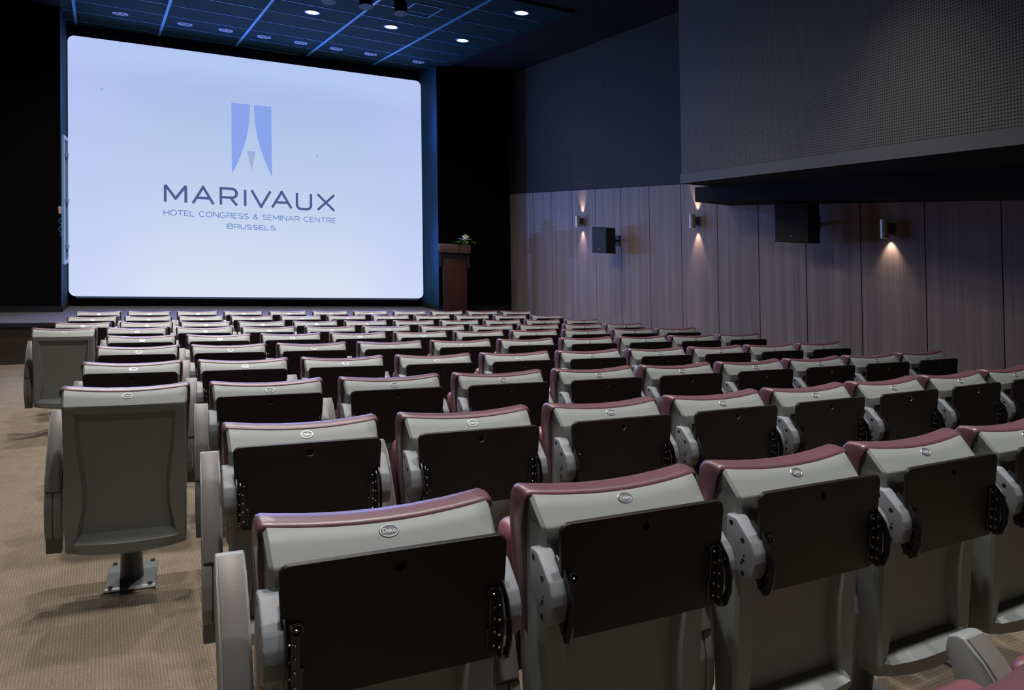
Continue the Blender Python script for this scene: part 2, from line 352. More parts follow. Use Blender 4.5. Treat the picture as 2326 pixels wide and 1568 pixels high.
# ---------------------------------------------------------------- stage
def frontY(x): return 12.95 - .05 * x
def backY(x): return 13.78 - .08 * x
def stageY(x): return 11.66 - .055 * x
ST = -1.488; F0 = tread('A')
XL, XR = -3.2, 7.1
RL, RR = -.50, 5.50        # recess
bm = bmesh.new()
xs = [XL, RL, RR, XR]
a = [bm.verts.new((x, stageY(x), ST)) for x in (XL, XR)]; b = [bm.verts.new((x, 13.9 - .08 * x, ST)) for x in (XR, XL)]
bm.faces.new(a + b)
stage = struct(wobj('stage', bm, STAGEFLOOR))
quadmesh('stage_riser', [(XL, stageY(XL) + .02, F0 - .1), (XR, stageY(XR) + .02, F0 - .1), (XR, stageY(XR) + .02, ST - .045), (XL, stageY(XL) + .02, ST - .045)], [(0, 0), (1, 0), (1, 1), (0, 1)], STAGEWOOD, stage)
bm = bmesh.new()
v = [bm.verts.new(p) for p in ((XL, stageY(XL) - .01, ST - .05), (XR, stageY(XR) - .01, ST - .05), (XR, stageY(XR) + .015, ST + .004), (XL, stageY(XL) + .015, ST + .004),
                               (XL, stageY(XL) + .05, ST - .05), (XR, stageY(XR) + .05, ST - .05), (XR, stageY(XR) - .01, ST), (XL, stageY(XL) - .01, ST))]
bm.faces.new((v[0], v[1], v[6], v[7])); bm.faces.new((v[7], v[6], v[2], v[3])); bm.faces.new((v[0], v[4], v[5], v[1]))
wobj('stage_nosing', bm, NOSE, stage)

# ---------------------------------------------------------------- front wall with the screen recess
bm = bmesh.new()
def vquad(bm, x0, y0, x1, y1, z0, z1, mi=0):
    f = bm.faces.new([bm.verts.new(p) for p in ((x0, y0, z0), (x1, y1, z0), (x1, y1, z1), (x0, y0, z1))]); f.material_index = mi; return f
vquad(bm, XL, frontY(XL), RL - .02, frontY(RL), F0 - .2, CEIL + .3)
vquad(bm, RL - .02, frontY(RL), RL + .04, backY(RL), F0 - .2, CEIL + .3, 1)
vquad(bm, RL + .04, backY(RL), RR - .04, backY(RR), F0 - .2, CEIL + .3, 2)
vquad(bm, RR - .04, backY(RR), RR + .02, frontY(RR), F0 - .2, CEIL + .3, 1)
vquad(bm, RR + .02, frontY(RR), XR, frontY(XR), F0 - .2, CEIL + .3)
wall_front = struct(wobj('wall_front', bm, [BLACK, BLUEWALL, HEADER]))
def skirting(name, pts, h=.085, t=.015):
    bm = bmesh.new()
    for (xa, ya), (xb, yb) in zip(pts, pts[1:]):
        d = Vector((xb - xa, yb - ya, 0)).normalized(); n = Vector((d.y, -d.x, 0)) * t
        q = [Vector((xa, ya, ST)), Vector((xb, yb, ST))]
        vs = [bm.verts.new(p) for p in (q[0] + n, q[1] + n, q[1] + n + Vector((0, 0, h)), q[0] + n + Vector((0, 0, h)), q[1] + Vector((0, 0, h)), q[0] + Vector((0, 0, h)))]
        bm.faces.new(vs[:4]); bm.faces.new((vs[3], vs[2], vs[4], vs[5]))
    return struct(wobj(name, bm, DARKTRIM))
skirting('baseboard_left', [(XL, frontY(XL)), (RL - .02, frontY(RL)), (RL + .04, backY(RL))])
skirting('baseboard_right', [(RR - .04, backY(RR)), (RR + .02, frontY(RR)), (6.99, frontY(6.99))])

# other walls (behind and left of the camera)
struct(quadmesh('wall_left', [(XL, -3.2, -2.4), (XL, 13.4, -2.4), (XL, 13.4, 3.4), (XL, -3.2, 3.4)], [(0, 0)] * 4, BLACK))
struct(quadmesh('wall_back', [(XL, -3.2, -2.4), (7.2, -3.2, -2.4), (7.2, -3.2, 3.4), (XL, -3.2, 3.4)], [(0, 0)] * 4, BLACK))

# ---------------------------------------------------------------- right wall: wood panels below, perforated board above
def wallX(y): return 6.635 + .03 * y
bm = bmesh.new()
vquad(bm, wallX(-3.2) + .03, -3.2, wallX(13.4) + .03, 13.4, -2.6, 3.4)
wall_right = struct(wobj('wall_right', bm, BLACK))
PT = .775
step = .103 * 6.635; c0 = 1.76 * 6.635
for k in range(-2, 21):
    y1 = c0 - k * step; y0 = y1 - step
    if k == -2: y1 = min(y1, 12.59)
    if y1 < -1.2: break
    y0 += .009
    bm = bmesh.new()
    r = bmesh.ops.create_cube(bm, size=1)
    for v in r['verts']:
        y = y0 if v.co.y < 0 else y1
        x = wallX(y) + (0 if v.co.x < 0 else .026)
        v.co = Vector((x, y, -2.25 if v.co.z < 0 else PT))
    bmesh.ops.bevel(bm, geom=bm.edges[:], offset=.0025, segments=1, affect='EDGES')
    wobj('panel', bm, WOODWALL, wall_right)
LU = lambda y: y
quadmesh('perforated_board', [(wallX(13) + .006, 13, PT + .002), (wallX(5) + .006, 5, PT + .002), (wallX(5) + .006, 5, CEIL + .2), (wallX(13) + .006, 13, CEIL + .2)],
         [(0, 0), (8, 0), (8, CEIL + .2 - PT), (0, CEIL + .2 - PT)], PERF_W, wall_right)

# ---------------------------------------------------------------- the boxed-out upper volume (projection gallery) over the right side
mB = (5.69 - 4.65) / (6.26 - 2.27)
def bX(y): return 5.69 + mB * (y - 6.265)
yb0, yb1 = 6.265, -3.1
gal = bpy.data.objects.new('wall_gallery', None); COL.objects.link(gal); struct(gal); gal.empty_display_size = .1
LB = math.hypot(1, mB)
def gface(z0, z1, name, m, off=0.0):
    return quadmesh(name, [(bX(yb0) - off, yb0, z0), (bX(yb1) - off, yb1, z0), (bX(yb1) - off, yb1, z1), (bX(yb0) - off, yb0, z1)],
                    [(0, z0 - .75), ((yb0 - yb1) * LB, z0 - .75), ((yb0 - yb1) * LB, z1 - .75), (0, z1 - .75)], m, gal)
gface(.75, CEIL + .2, 'perforated_board', PERF_B)
bm = bmesh.new()
o = .012
vs = [bm.verts.new(p) for p in ((bX(yb0) - o, yb0 + o, .65), (bX(yb1) - o, yb1, .65), (bX(yb1) - o, yb1, .75), (bX(yb0) - o, yb0 + o, .75), (bX(yb1), yb1, .75), (bX(yb0), yb0, .75))]
bm.faces.new(vs[:4]); bm.faces.new((vs[3], vs[2], vs[4], vs[5]))
wobj('edge_band', bm, BAND, gal)
bm = bmesh.new()        # end wall facing the screen, and the underside
vs = [bm.verts.new(p) for p in ((bX(yb0), yb0, .65), (7.0, yb0, .65), (7.0, yb0, CEIL + .2), (bX(yb0), yb0, CEIL + .2))]
bm.faces.new(vs)
vs = [bm.verts.new(p) for p in ((bX(yb0) - o, yb0 + o, .65), (bX(yb1) - o, yb1, .65), (7.0, yb1, .65), (7.0, yb0 + o, .65))]
bm.faces.new(vs)
wobj('underside', bm, SOFFIT, gal)
bm = bmesh.new()        # lowered soffit duct along the wall
prof = [(5.62, 6.60), (6.02, 6.60), (7.0, 6.60), (7.0, -3.1), (4.9, -3.1)]
prof = [(6.15, 6.62), (6.98, 6.70), (6.98, -3.0), (5.1, -3.0)]
prof = [(6.15, 6.55), (6.98, 6.73), (6.98, -3.0), (5.3, -3.0)]
lo = [bm.verts.new((x, y, .478)) for x, y in prof]; hi = [bm.verts.new((x, y, .652)) for x, y in prof]
bm.faces.new(lo)
for i in range(4): bm.faces.new((lo[i], lo[(i + 1) % 4], hi[(i + 1) % 4], hi[i]))
bm.faces.new(hi[::-1])
wobj('soffit_duct', bm, SOFFIT, gal)

# ---------------------------------------------------------------- ceiling
bm = bmesh.new()
bm.faces.new([bm.verts.new(p) for p in ((XL, -3.2, CEIL + .03), (7.2, -3.2, CEIL + .03), (7.2, 13.9, CEIL + .03), (XL, 13.9, CEIL + .03))])
ceiling = struct(wobj('ceiling', bm, CEILBLACK))
gx = [-.33 + 1.2125 * i for i in range(6)]
cols = [-.52] + gx
gy = [14.1, 13.53, 12.885, 12.24, 11.60, 10.96, 10.32, 9.68, 9.04, 8.40]
def clampY(x, y): return min(y, backY(x) - .005 if RL < x < RR else y)
for i in range(len(cols) - 1):
    xa, xb = cols[i], cols[i + 1]
    for j in range(len(gy) - 1):
        ya, yb = gy[j], gy[j + 1]
        g = .008
        bm = bmesh.new()
        for zz in (0,):
            c = [(xa + g, min(ya - g, backY(xa) - .01)), (xb - g, min(ya - g, backY(xb) - .01)), (xb - g, yb + g), (xa + g, yb + g)]
            lo = [bm.verts.new((x, y, CEIL)) for x, y in c]; hi = [bm.verts.new((x, y, CEIL + .02)) for x, y in c]
            bm.faces.new(lo[::-1])
            for q in range(4): bm.faces.new((lo[q], lo[(q + 1) % 4], hi[(q + 1) % 4], hi[q]))
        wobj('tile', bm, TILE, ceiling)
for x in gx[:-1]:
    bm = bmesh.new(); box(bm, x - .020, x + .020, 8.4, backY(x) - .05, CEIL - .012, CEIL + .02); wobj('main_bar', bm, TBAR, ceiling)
for y in gy[1:-1]:
    bm = bmesh.new()
    xb = 5.55
    vs = []
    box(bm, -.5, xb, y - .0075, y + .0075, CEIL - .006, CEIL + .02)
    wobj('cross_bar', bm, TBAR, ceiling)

# ---------------------------------------------------------------- ceiling lamps
def lamp_mesh(lit, name):
    t = empty(name, 0, 0, 0)
    bm = bmesh.new(); lathe(bm, [(.085, -.001), (.090, -.014), (.108, -.012), (.112, -.001)], n=28)
    obj('trim_ring', bm, LAMPRING, t)
    bm = bmesh.new()
    if lit:
        lathe(bm, [(.0001, -.006), (.086, -.006)], n=28)
        obj('lamp_glass', bm, LAMPGLOW, t)
    else:
        lathe(bm, [(.0001, -.004), (.035, -.005), (.086, -.010)], n=28)
        obj('reflector', bm, LAMPOFF, t)
        bm = bmesh.new()
        for sx in (-.038, .038): cyl(bm, (sx, -.05, -.014), (sx, .05, -.014), .012, n=10)
        obj('bulb', bm, LAMPRING, t)
    return t
def dup(root):
    r = root.copy(); COL.objects.link(r)
    for ch in root.children:
        c = ch.copy(); COL.objects.link(c); c.parent = r
        for g in ch.children:
            d = g.copy(); COL.objects.link(d); d.parent = c
    return r
ordn = ['first', 'second', 'third', 'fourth', 'fifth', 'sixth', 'seventh', 'eighth', 'ninth', 'tenth', 'eleventh']
un = [(.278, 12.579), (1.183, 12.579), (1.788, 12.544), (2.389, 12.567), (2.989, 12.56), (3.601, 12.573), (4.21, 12.549), (5.122, 12.555)]
proto = lamp_mesh(False, 'ceiling_downlight')
for i, (x, y) in enumerate(un):
    o = proto if i == 0 else dup(proto)
    o.location = (x, y, CEIL + Z0 + FALL * x)
    tag(o, 'unlit recessed ceiling downlight just before the screen, %s from the left in its row' % ordn[i], 'downlight', 'unlit downlights in a row before the screen')
proto = lamp_mesh(True, 'lit_ceiling_downlight')
names = {(2.70, 10.64): 'lit white downlight in the blue ceiling grid above the screen centre',
         (3.90, 10.64): 'lit white downlight in the blue ceiling grid, left of the black ceiling area',
         (5.11, 10.66): 'lit white downlight on the black ceiling, nearest the screen corner',
         (5.13, 8.80): 'lit white downlight on the black ceiling, topmost and furthest right'}
first = True
for x, y in LIT:
    if (x, y) in names:
        o = proto if first else dup(proto); first = False
        o.location = (x, y, CEIL + Z0 + FALL * x)
        tag(o, names[(x, y)], 'downlight', 'lit downlights')

# stage projectors hanging from the ceiling
def projector(x, y, label):
    t = empty('stage_spotlight', x, y, CEIL)
    bm = bmesh.new(); box(bm, -.05, .05, -.05, .05, -.045, 0, .006); obj('ceiling_plate', bm, SPEAKER, t)
    bm = bmesh.new()
    bar(bm, [(-.085, 0, -.13), (-.085, 0, -.05), (.085, 0, -.05), (.085, 0, -.13)], .03, .006)
    obj('yoke', bm, SPEAKER, t)
    bm = bmesh.new(); cyl(bm, (0, .02, -.055), (0, -.01, -.20), .078, .084, n=18); cyl(bm, (0, -.01, -.20), (0, -.014, -.222), .094, .094, n=18)
    for k in range(4): cyl(bm, (0, .012 - k * .003, -.075 - k * .018), (0, .011 - k * .003, -.082 - k * .018), .089, n=18)
    obj('lamp_housing', bm, SPEAKER, t)
    for s in (-1, 1):
        bm = bmesh.new(); cyl(bm, (s * .08, 0, -.14), (s * .105, 0, -.14), .014, n=10); obj('knob', bm, BRACKET, t)
    tag(t, label, 'spotlight', 'black stage spotlights under the ceiling')
projector(2.57, 9.30, 'black stage spotlight hanging from the blue ceiling, leftmost of three')
projector(3.03, 9.22, 'black stage spotlight hanging from the blue ceiling, middle of three')
projector(3.51, 9.22, 'black stage spotlight hanging from the blue ceiling, rightmost of three')
bm = bmesh.new()      # square access hatch frame in the ceiling
for p in ((3.75, 4.18, 9.84, 9.86), (3.75, 4.18, 9.30, 9.32), (4.16, 4.18, 9.30, 9.86), (3.75, 3.77, 9.30, 9.86)):
    box(bm, *p, CEIL - .008, CEIL + .01)
wobj('access_hatch', bm, TBAR, ceiling)

# ---------------------------------------------------------------- screen
def scY(x): return 13.66 - .08 * x
def screen_mat():
    m = bpy.data.materials.new('projected_screen'); m.use_nodes = True; nt = m.node_tree; n = nt.nodes; L = nt.links; b = n['Principled BSDF']
    uv = n.new('ShaderNodeUVMap'); uv.uv_map = 'UVMap'; sp = n.new('ShaderNodeSeparateXYZ'); L.new(uv.outputs[0], sp.inputs[0])
    cr = n.new('ShaderNodeValToRGB'); e = cr.color_ramp.elements
    e[0].position = 0; e[0].color = srgb(218, 227, 246); e[1].position = 1; e[1].color = srgb(178, 197, 243)
    for p, c in ((.10, (212, 222, 243)), (.35, (196, 210, 238)), (.62, (180, 200, 233)), (.85, (170, 190, 233)), (.95, (178, 200, 240))):
        k = e.new(p); k.color = srgb(*c)
    L.new(sp.outputs['Y'], cr.inputs[0])
    # slightly more violet towards the left and right sides
    ab = n.new('ShaderNodeMath'); ab.operation = 'SUBTRACT'; ab.inputs[1].default_value = .5; L.new(sp.outputs['X'], ab.inputs[0])
    a2 = n.new('ShaderNodeMath'); a2.operation = 'ABSOLUTE'; L.new(ab.outputs[0], a2.inputs[0])
    mr = n.new('ShaderNodeMapRange'); mr.interpolation_type = 'SMOOTHSTEP'; mr.inputs['From Min'].default_value = .2; mr.inputs['From Max'].default_value = .5; mr.inputs['To Max'].default_value = .45
    L.new(a2.outputs[0], mr.inputs['Value'])
    mx = n.new('ShaderNodeMix'); mx.data_type = 'RGBA'; L.new(mr.outputs[0], mx.inputs['Factor']); L.new(cr.outputs[0], mx.inputs['A']); mx.inputs['B'].default_value = srgb(188, 200, 250)
    b.inputs['Base Color'].default_value = (.02, .02, .02, 1); b.inputs['Roughness'].default_value = .9; b.inputs['Specular IOR Level'].default_value = 0
    L.new(mx.outputs['Result'], b.inputs['Emission Color']); b.inputs['Emission Strength'].default_value = 1.0
    return m
SCR = screen_mat()
def flat_emit(name, rgb):
    return mat(name, (0.01, 0.01, 0.01), .9, emit=srgb(*rgb), estr=1.0, spec=0)
sx0, sx1, sz0, sz1 = -.448, 5.432, -1.318, 2.868
def rr_outline(x0, x1, z0, z1, r, n=8):
    pts = []
    for cx, cz, a0 in ((x1 - r, z1 - r, 0), (x0 + r, z1 - r, 90), (x0 + r, z0 + r, 180), (x1 - r, z0 + r, 270)):
        for i in range(n + 1):
            a = math.radians(a0 + 90 * i / n); pts.append((cx + r * math.cos(a), cz + r * math.sin(a)))
    return pts
def plate(name, x0, x1, z0, z1, r, m, off, thick, parent=None):
    bm = bmesh.new(); uvl = bm.loops.layers.uv.new('UVMap')
    o = rr_outline(x0, x1, z0, z1, r)
    vs = [bm.verts.new((x, scY(x) - off, z)) for x, z in o]; f = bm.faces.new(vs)
    for l in f.loops: l[uvl].uv = ((l.vert.co.x - x0) / (x1 - x0), (l.vert.co.z - z0) / (z1 - z0))
    bk = [bm.verts.new((x, scY(x) - off + thick, z)) for x, z in o]
    n = len(o)
    for i in range(n): bm.faces.new((vs[i], bk[i], bk[(i + 1) % n], vs[(i + 1) % n]))
    for v in bm.verts: v.co.z += Z0
    me = bpy.data.meshes.new(name); bm.to_mesh(me); bm.free(); tilt(me)
    return link(name, me, m, parent, smooth=False)
screen = plate('projection_screen', sx0, sx1, sz0, sz1, .10, SCR, 0, .04)
tag(screen, 'large glowing white-blue projection screen with rounded corners filling the front recess', 'screen')
bm = bmesh.new(); box(bm, sx0 + .1, sx1 - .1, 0, .03, sz0 - .03, sz0 - .003)
for v in bm.verts: v.co.y += scY(v.co.x) - .02
wobj('bottom_rail', bm, mat('screen_rail', (.10, .16, .26), .4), screen)

def shape(name, pts, m, parent=None):
    bm = bmesh.new(); bm.faces.new([bm.verts.new((x, scY(x) - .006, z)) for x, z in pts]); return wobj(name, bm, m, parent)
LB1 = flat_emit('logo_blue', (136, 163, 234)); LB2 = flat_emit('logo_grey_blue', (156, 174, 218)); LT = flat_emit('lettering_navy', (72, 92, 142)); LS = flat_emit('lettering_blue', (112, 137, 202))
# curved curtain shapes of the emblem
def curve_pts(xa, xb, n=14):
    out = []
    for i in range(n + 1):
        t = i / n                      # 0 top .. 1 bottom
        f = 1 - math.pow(t, 2.1)       # 1 at top, 0 at bottom
        out.append((xb + (xa - xb) * f, 2.06 - t * 1.24))
    return out
shape('emblem', [(2.003, 2.06)] + curve_pts(2.308, 2.003), LB1, screen)
shape('emblem', ([(2.668, 2.06)] + curve_pts(2.375, 2.668))[::-1], LB1, screen)
shape('emblem_triangle', [(2.250, 1.243), (2.398, 1.243), (2.326, .905)], LB2, screen)

def arc(cx, cy, rx, ry, a0, a1, n=10): return [(cx + rx * math.cos(math.radians(a0 + (a1 - a0) * i / n)), cy + ry * math.sin(math.radians(a0 + (a1 - a0) * i / n))) for i in range(n + 1)]
def glyph(c):
    if c == 'M': return 1.2, [[(0, 0), (0, 1)], [(0, 1), (.6, .22), (1.2, 1)], [(1.2, 1), (1.2, 0)]]
    if c == 'A': return 1.2, [[(0, 0), (.6, 1), (1.2, 0)], [(.22, .34), (.98, .34)]]
    if c == 'R': return 1.0, [[(0, 0), (0, 1), (.68, 1)] + arc(.68, .73, .3, .27, 90, -90) + [(0, .46)], [(.6, .46), (1.0, 0)]]
    if c == 'I': return 0.12, [[(.06, 0), (.06, 1)]]
    if c == 'V': return 1.1, [[(0, 1), (.55, 0), (1.1, 1)]]
    if c == 'U': return .85, [[(0, 1), (0, .3)] + arc(.28, .28, .28, .28, 180, 270, 5) + arc(.57, .28, .28, .28, 270, 360, 5) + [(.85, 1)]]
    if c == 'X': return 1.0, [[(0, 1), (1, 0)], [(0, 0), (1, 1)]]
    if c == 'H': return 1.0, [[(0, 0), (0, 1)], [(1, 0), (1, 1)], [(0, .5), (1, .5)]]
    if c == 'O': return 1.2, [arc(.6, .5, .6, .5, 0, 360, 22)]
    if c == 'T': return 1.0, [[(0, 1), (1, 1)], [(.5, 1), (.5, 0)]]
    if c == 'E': return .85, [[(.85, 1), (0, 1), (0, 0), (.85, 0)], [(0, .52), (.75, .52)]]
    if c == 'L': return .8, [[(0, 1), (0, 0), (.8, 0)]]
    if c == 'C': return 1.1, [arc(.58, .5, .58, .5, 42, 318, 18)]
    if c == 'N': return 1.05, [[(0, 0), (0, 1), (1.05, 0), (1.05, 1)]]
    if c == 'G': return 1.15, [arc(.58, .5, .58, .5, 42, 330, 18) + [(1.1, .45), (.65, .45)]]
    if c == 'S': return .9, [arc(.45, .75, .42, .25, 30, 180, 8) + arc(.45, .75, .42, .25, 180, 250, 4)[1:] + arc(.47, .25, .43, .25, 80, 0, 5) + arc(.47, .25, .43, .25, 0, -155, 8)[1:]]
    if c == '&': return 1.0, [[(1.0, 0), (.25, .72)] + arc(.45, .80, .22, .19, 200, -20, 8) + [(.2, .45)] + arc(.38, .25, .36, .25, 150, 300, 8) + [(.85, .38), (.9, .5)]]
    if c == 'B': return .95, [[(0, 0), (0, 1), (.62, 1)] + arc(.62, .77, .26, .23, 90, -90, 8) + [(0, .54)], [(.62, .54)] + arc(.66, .27, .28, .27, 90, -90, 8) + [(0, 0)]]
    return .45, []
def stroke(bm, pts, th):
    for i in range(len(pts) - 1):
        a, b = Vector((*pts[i], 0)), Vector((*pts[i + 1], 0)); d = (b - a)
        if d.length < 1e-6: continue
        d.normalize(); n = Vector((-d.y, d.x, 0)) * th / 2
        ea = d * (th * .45 if i > 0 else (th * .0)); eb = d * (th * .45 if i < len(pts) - 2 else 0)
        q = [a - ea - n, b + eb - n, b + eb + n, a - ea + n]
        bm.faces.new([bm.verts.new((p.x, scY(p.x) - .007 - .0002 * (i % 3), p.y)) for p in q])
def text_line(name, txt, x0, x1, z0, h, th, m, gap=.28, spans=None):
    if spans is None:
        tot = sum(glyph(c)[0] for c in txt) + gap * (len(txt) - 1); sxx = (x1 - x0 - th) / tot; x = x0 + th / 2; spans = []
        for c in txt:
            wd = glyph(c)[0] * sxx; spans.append((x, x + wd)); x += wd + gap * sxx
    else: spans = [(a + th / 2, b - th / 2) for a, b in spans]
    bm = bmesh.new()
    for c, (a, b) in zip(txt, spans):
        gw, st = glyph(c)
        for s in st:
            stroke(bm, [((a + b) / 2 if gw == 0 else a + px / gw * (b - a), z0 + th / 2 + py * (h - th)) for px, py in s], th)
    return wobj(name, bm, m, screen)
text_line('lettering', 'MARIVAUX', 0, 0, .252, .327, .043, LT, spans=[(.932, 1.29), (1.356, 1.724), (1.80, 2.102), (2.195, 2.238), (2.301, 2.66), (2.644, 3.017), (3.071, 3.36), (3.435, 3.774)])
text_line('lettering', 'HOTEL CONGRESS & SEMINAR CENTRE', .924, 3.784, .045, .098, .0135, LS, gap=.30)
text_line('lettering', 'BRUSSELS', 1.92, 2.722, -.135, .088, .0135, LS, gap=.25)
# small grey spots on the cloth
for x, z in ((.03, 2.05), (3.45, 1.25)):
    shape('mark', [(x + .022 * math.cos(a * .628), z + .028 * math.sin(a * .628)) for a in range(10)], flat_emit('screen_mark', (158, 182, 222)), screen)

# ---------------------------------------------------------------- narrow metal framed panel on the left reveal
def rlX(y): return RL - .02 + .06 * (y - frontY(RL)) / (backY(RL) - frontY(RL)) + .002
t = empty('framed_panel', rlX(13.2), 13.2, 0)
def rbox(bm, y0, y1, z0, z1, d):
    xo = rlX(13.2)
    vs = []
    for (y, z) in ((y0, z0), (y1, z0), (y1, z1), (y0, z1)): vs.append(bm.verts.new((rlX(y) - xo, y - 13.2, z)))
    ws = [bm.verts.new((v.co.x + d, v.co.y, v.co.z)) for v in vs]
    bm.faces.new(ws)
    for i in range(4): bm.faces.new((vs[i], vs[(i + 1) % 4], ws[(i + 1) % 4], ws[i]))
ya, yb, za, zb = 13.06, 13.60, -.78, 1.20
for y0, y1, z0, z1 in ((ya, ya + .05, za, zb), (yb - .05, yb, za, zb), (ya + .05, yb - .05, za, za + .06), (ya + .05, yb - .05, zb - .06, zb)):
    bm = bmesh.new(); rbox(bm, y0, y1, z0, z1, .03); obj('frame_rail', bm, FRAME, t, smooth=False)
bm = bmesh.new(); rbox(bm, ya + .05, yb - .05, za + .06, zb - .06, .010); obj('glass_panel', bm, GLASSP, t, smooth=False)
for z in (.92, .20, -.52):
    bm = bmesh.new(); rbox(bm, yb - .16, yb - .02, z - .03, z + .03, .045); obj('hinge', bm, FRAME, t, smooth=False)
tag(t, 'narrow pale metal framed panel with three hinges on the left reveal beside the screen', 'panel')
t = empty('wall_switch', -.535, frontY(-.535), 0)
bm = bmesh.new(); box(bm, -.02, .02, -.02, 0, -.01, .10, .004); obj('switch_plate', bm, WHITESW, t)
bm = bmesh.new(); box(bm, -.024, -.008, -.024, -.018, .01, .08, .002); obj('switch_button', bm, REDW, t)
tag(t, 'tiny white and red wall switch on the corner of the black left wall', 'switch')
bm = bmesh.new()
pts = [(.02 * math.sin(i * .9), -.012, -.30 + i * .018) for i in range(16)]
bar(bm, pts, .012, .006)
o = obj('cable', bm, FRAME); o.location = (-.53, frontY(-.53), Z0 + .0); tag(o, 'short pale looped cable hanging on the corner left of the screen', 'cable')

# ---------------------------------------------------------------- lectern with flowers
LY = 12.12
lec = empty('lectern', 5.60, LY, ST, -.40)
H = .02
def lz(z): return z - ST
bm = bmesh.new()
prism_x(bm, [(-.02, lz(-.236)), (.42, lz(-.250)), (.42, lz(-.385)), (-.02, lz(-.388))], -.285, .285, .006)
obj('top_slab', bm, LECTTOP, lec)
bm = bmesh.new(); box(bm, -.215, .215, .06, .36, 0, lz(-.40), .004); obj('body', bm, LECTWOOD, lec)
for s in (-.246, .246):
    bm = bmesh.new(); box(bm, s - .026, s + .026, .04, .34, lz(-.66), lz(-.385), .003); obj('side_bracket', bm, SPEAKER, lec)
bm = bmesh.new(); box(bm, -.25, .25, .045, .34, lz(-.48), lz(-.385), .003); obj('shadow_gap_board', bm, SPEAKER, lec)
tag(lec, 'dark red-brown wooden lectern with a wide overhanging top, right of the screen', 'lectern')
fl = empty('flower_arrangement', 5.83, LY + .02, -.232)
def petal(bm, a, l, wd, rise, base=(0, 0, 0), droop=0.0, n=6):
    ca, sa = math.cos(a), math.sin(a); prev = None
    for i in range(n + 1):
        t = i / n; r = l * t; ww = wd * math.sin(math.pi * (t * .85 + .1)); z = rise * math.sin(t * 1.6) - droop * t * t
        p = Vector((ca * r, sa * r, z)) + Vector(base); s = Vector((-sa, ca, 0)) * ww
        cur = (bm.verts.new(p - s), bm.verts.new(p + Vector((0, 0, -.2 * ww))), bm.verts.new(p + s))
        if prev:
            bm.faces.new((prev[0], prev[1], cur[1], cur[0])); bm.faces.new((prev[1], prev[2], cur[2], cur[1]))
        prev = cur
bm = bmesh.new(); lathe(bm, [(.0001, 0), (.04, 0), (.05, .03), (.045, .04), (.0001, .038)], n=14); obj('bowl', bm, GREENL, fl)
for k in range(6):
    bm = bmesh.new(); petal(bm, k * 1.047 + .3, .10, .038, .030, (-.005, -.01, .050)); obj('petal', bm, WHITEP, fl)
for k in range(5):
    bm = bmesh.new(); petal(bm, k * 1.25 + .9, .065, .028, .05, (.0, .0, .065)); obj('petal', bm, WHITEP, fl)
for k in range(9):
    bm = bmesh.new(); a = k * .7 + .2; petal(bm, a, .15 + .03 * ((k * 7) % 3), .022, .04, (0, 0, .03), .05); obj('leaf', bm, GREENL, fl)
for k in range(3):
    bm = bmesh.new(); cyl(bm, (0, 0, .06), (-.02 + .02 * k, 0, .115 + .01 * (k % 2)), .006, .009, n=8); ball(bm, (-.02 + .02 * k, 0, .12 + .01 * (k % 2)), .014); obj('bud', bm, YELLOW, fl)
fl.scale = (1.35, 1.35, 1.35)
tag(fl, 'white lily arrangement with green leaves lying on the right end of the lectern', 'flowers')

# ---------------------------------------------------------------- wall sconces
def sconce(y, z, up, label):
    x = wallX(y)
    t = empty('wall_sconce', x, y, z)
    cxs = -.098
    bm = bmesh.new()
    lathe(bm, [(.036, -.09), (.040, -.09), (.040, .09), (.036, .09), (.036, -.09)], (cxs, 0, 0), n=22); obj('cylinder_shade', bm, SILVER, t)
    bm = bmesh.new(); box(bm, cxs + .035, -.012, -.026, .026, -.045, .06, .004); obj('bracket', bm, SCONCED, t)
    bm = bmesh.new(); box(bm, -.014, 0, -.045, .045, -.065, .065, .004); obj('wall_plate', bm, SCONCED, t)
    bm = bmesh.new(); lathe(bm, [(.0001, -.055), (.034, -.055)], (cxs, 0, 0), n=16)
    if up: lathe(bm, [(.0001, .055), (.034, .055)], (cxs, 0, 0), n=16)
    obj('lamp', bm, LAMPGLOW, t)
    tag(t, label, 'wall lamp', 'silver wall sconces')
    for s in ((-1, 1) if up else (-1,)):
        a = .02
        o = spot('sconce_beam', x - .044, y, z + s * .068, (22 if up else 12), 54 if up else 74, .8, .006, (1.0, .74, .62), (0, 0, 0) if s < 0 else (math.pi, 0, 0))
        # aim a little towards the wall
        o.rotation_euler = (0, -a, 0) if s < 0 else (0, math.pi + a, 0)
sconce(10.0, .25, True, 'silver cylinder wall sconce lighting up and down, nearest the screen')
sconce(7.25, .275, True, 'silver cylinder wall sconce lighting up and down, under the gallery corner')
sconce(4.51, .215, False, 'silver cylinder wall sconce with a down beam only, furthest right')

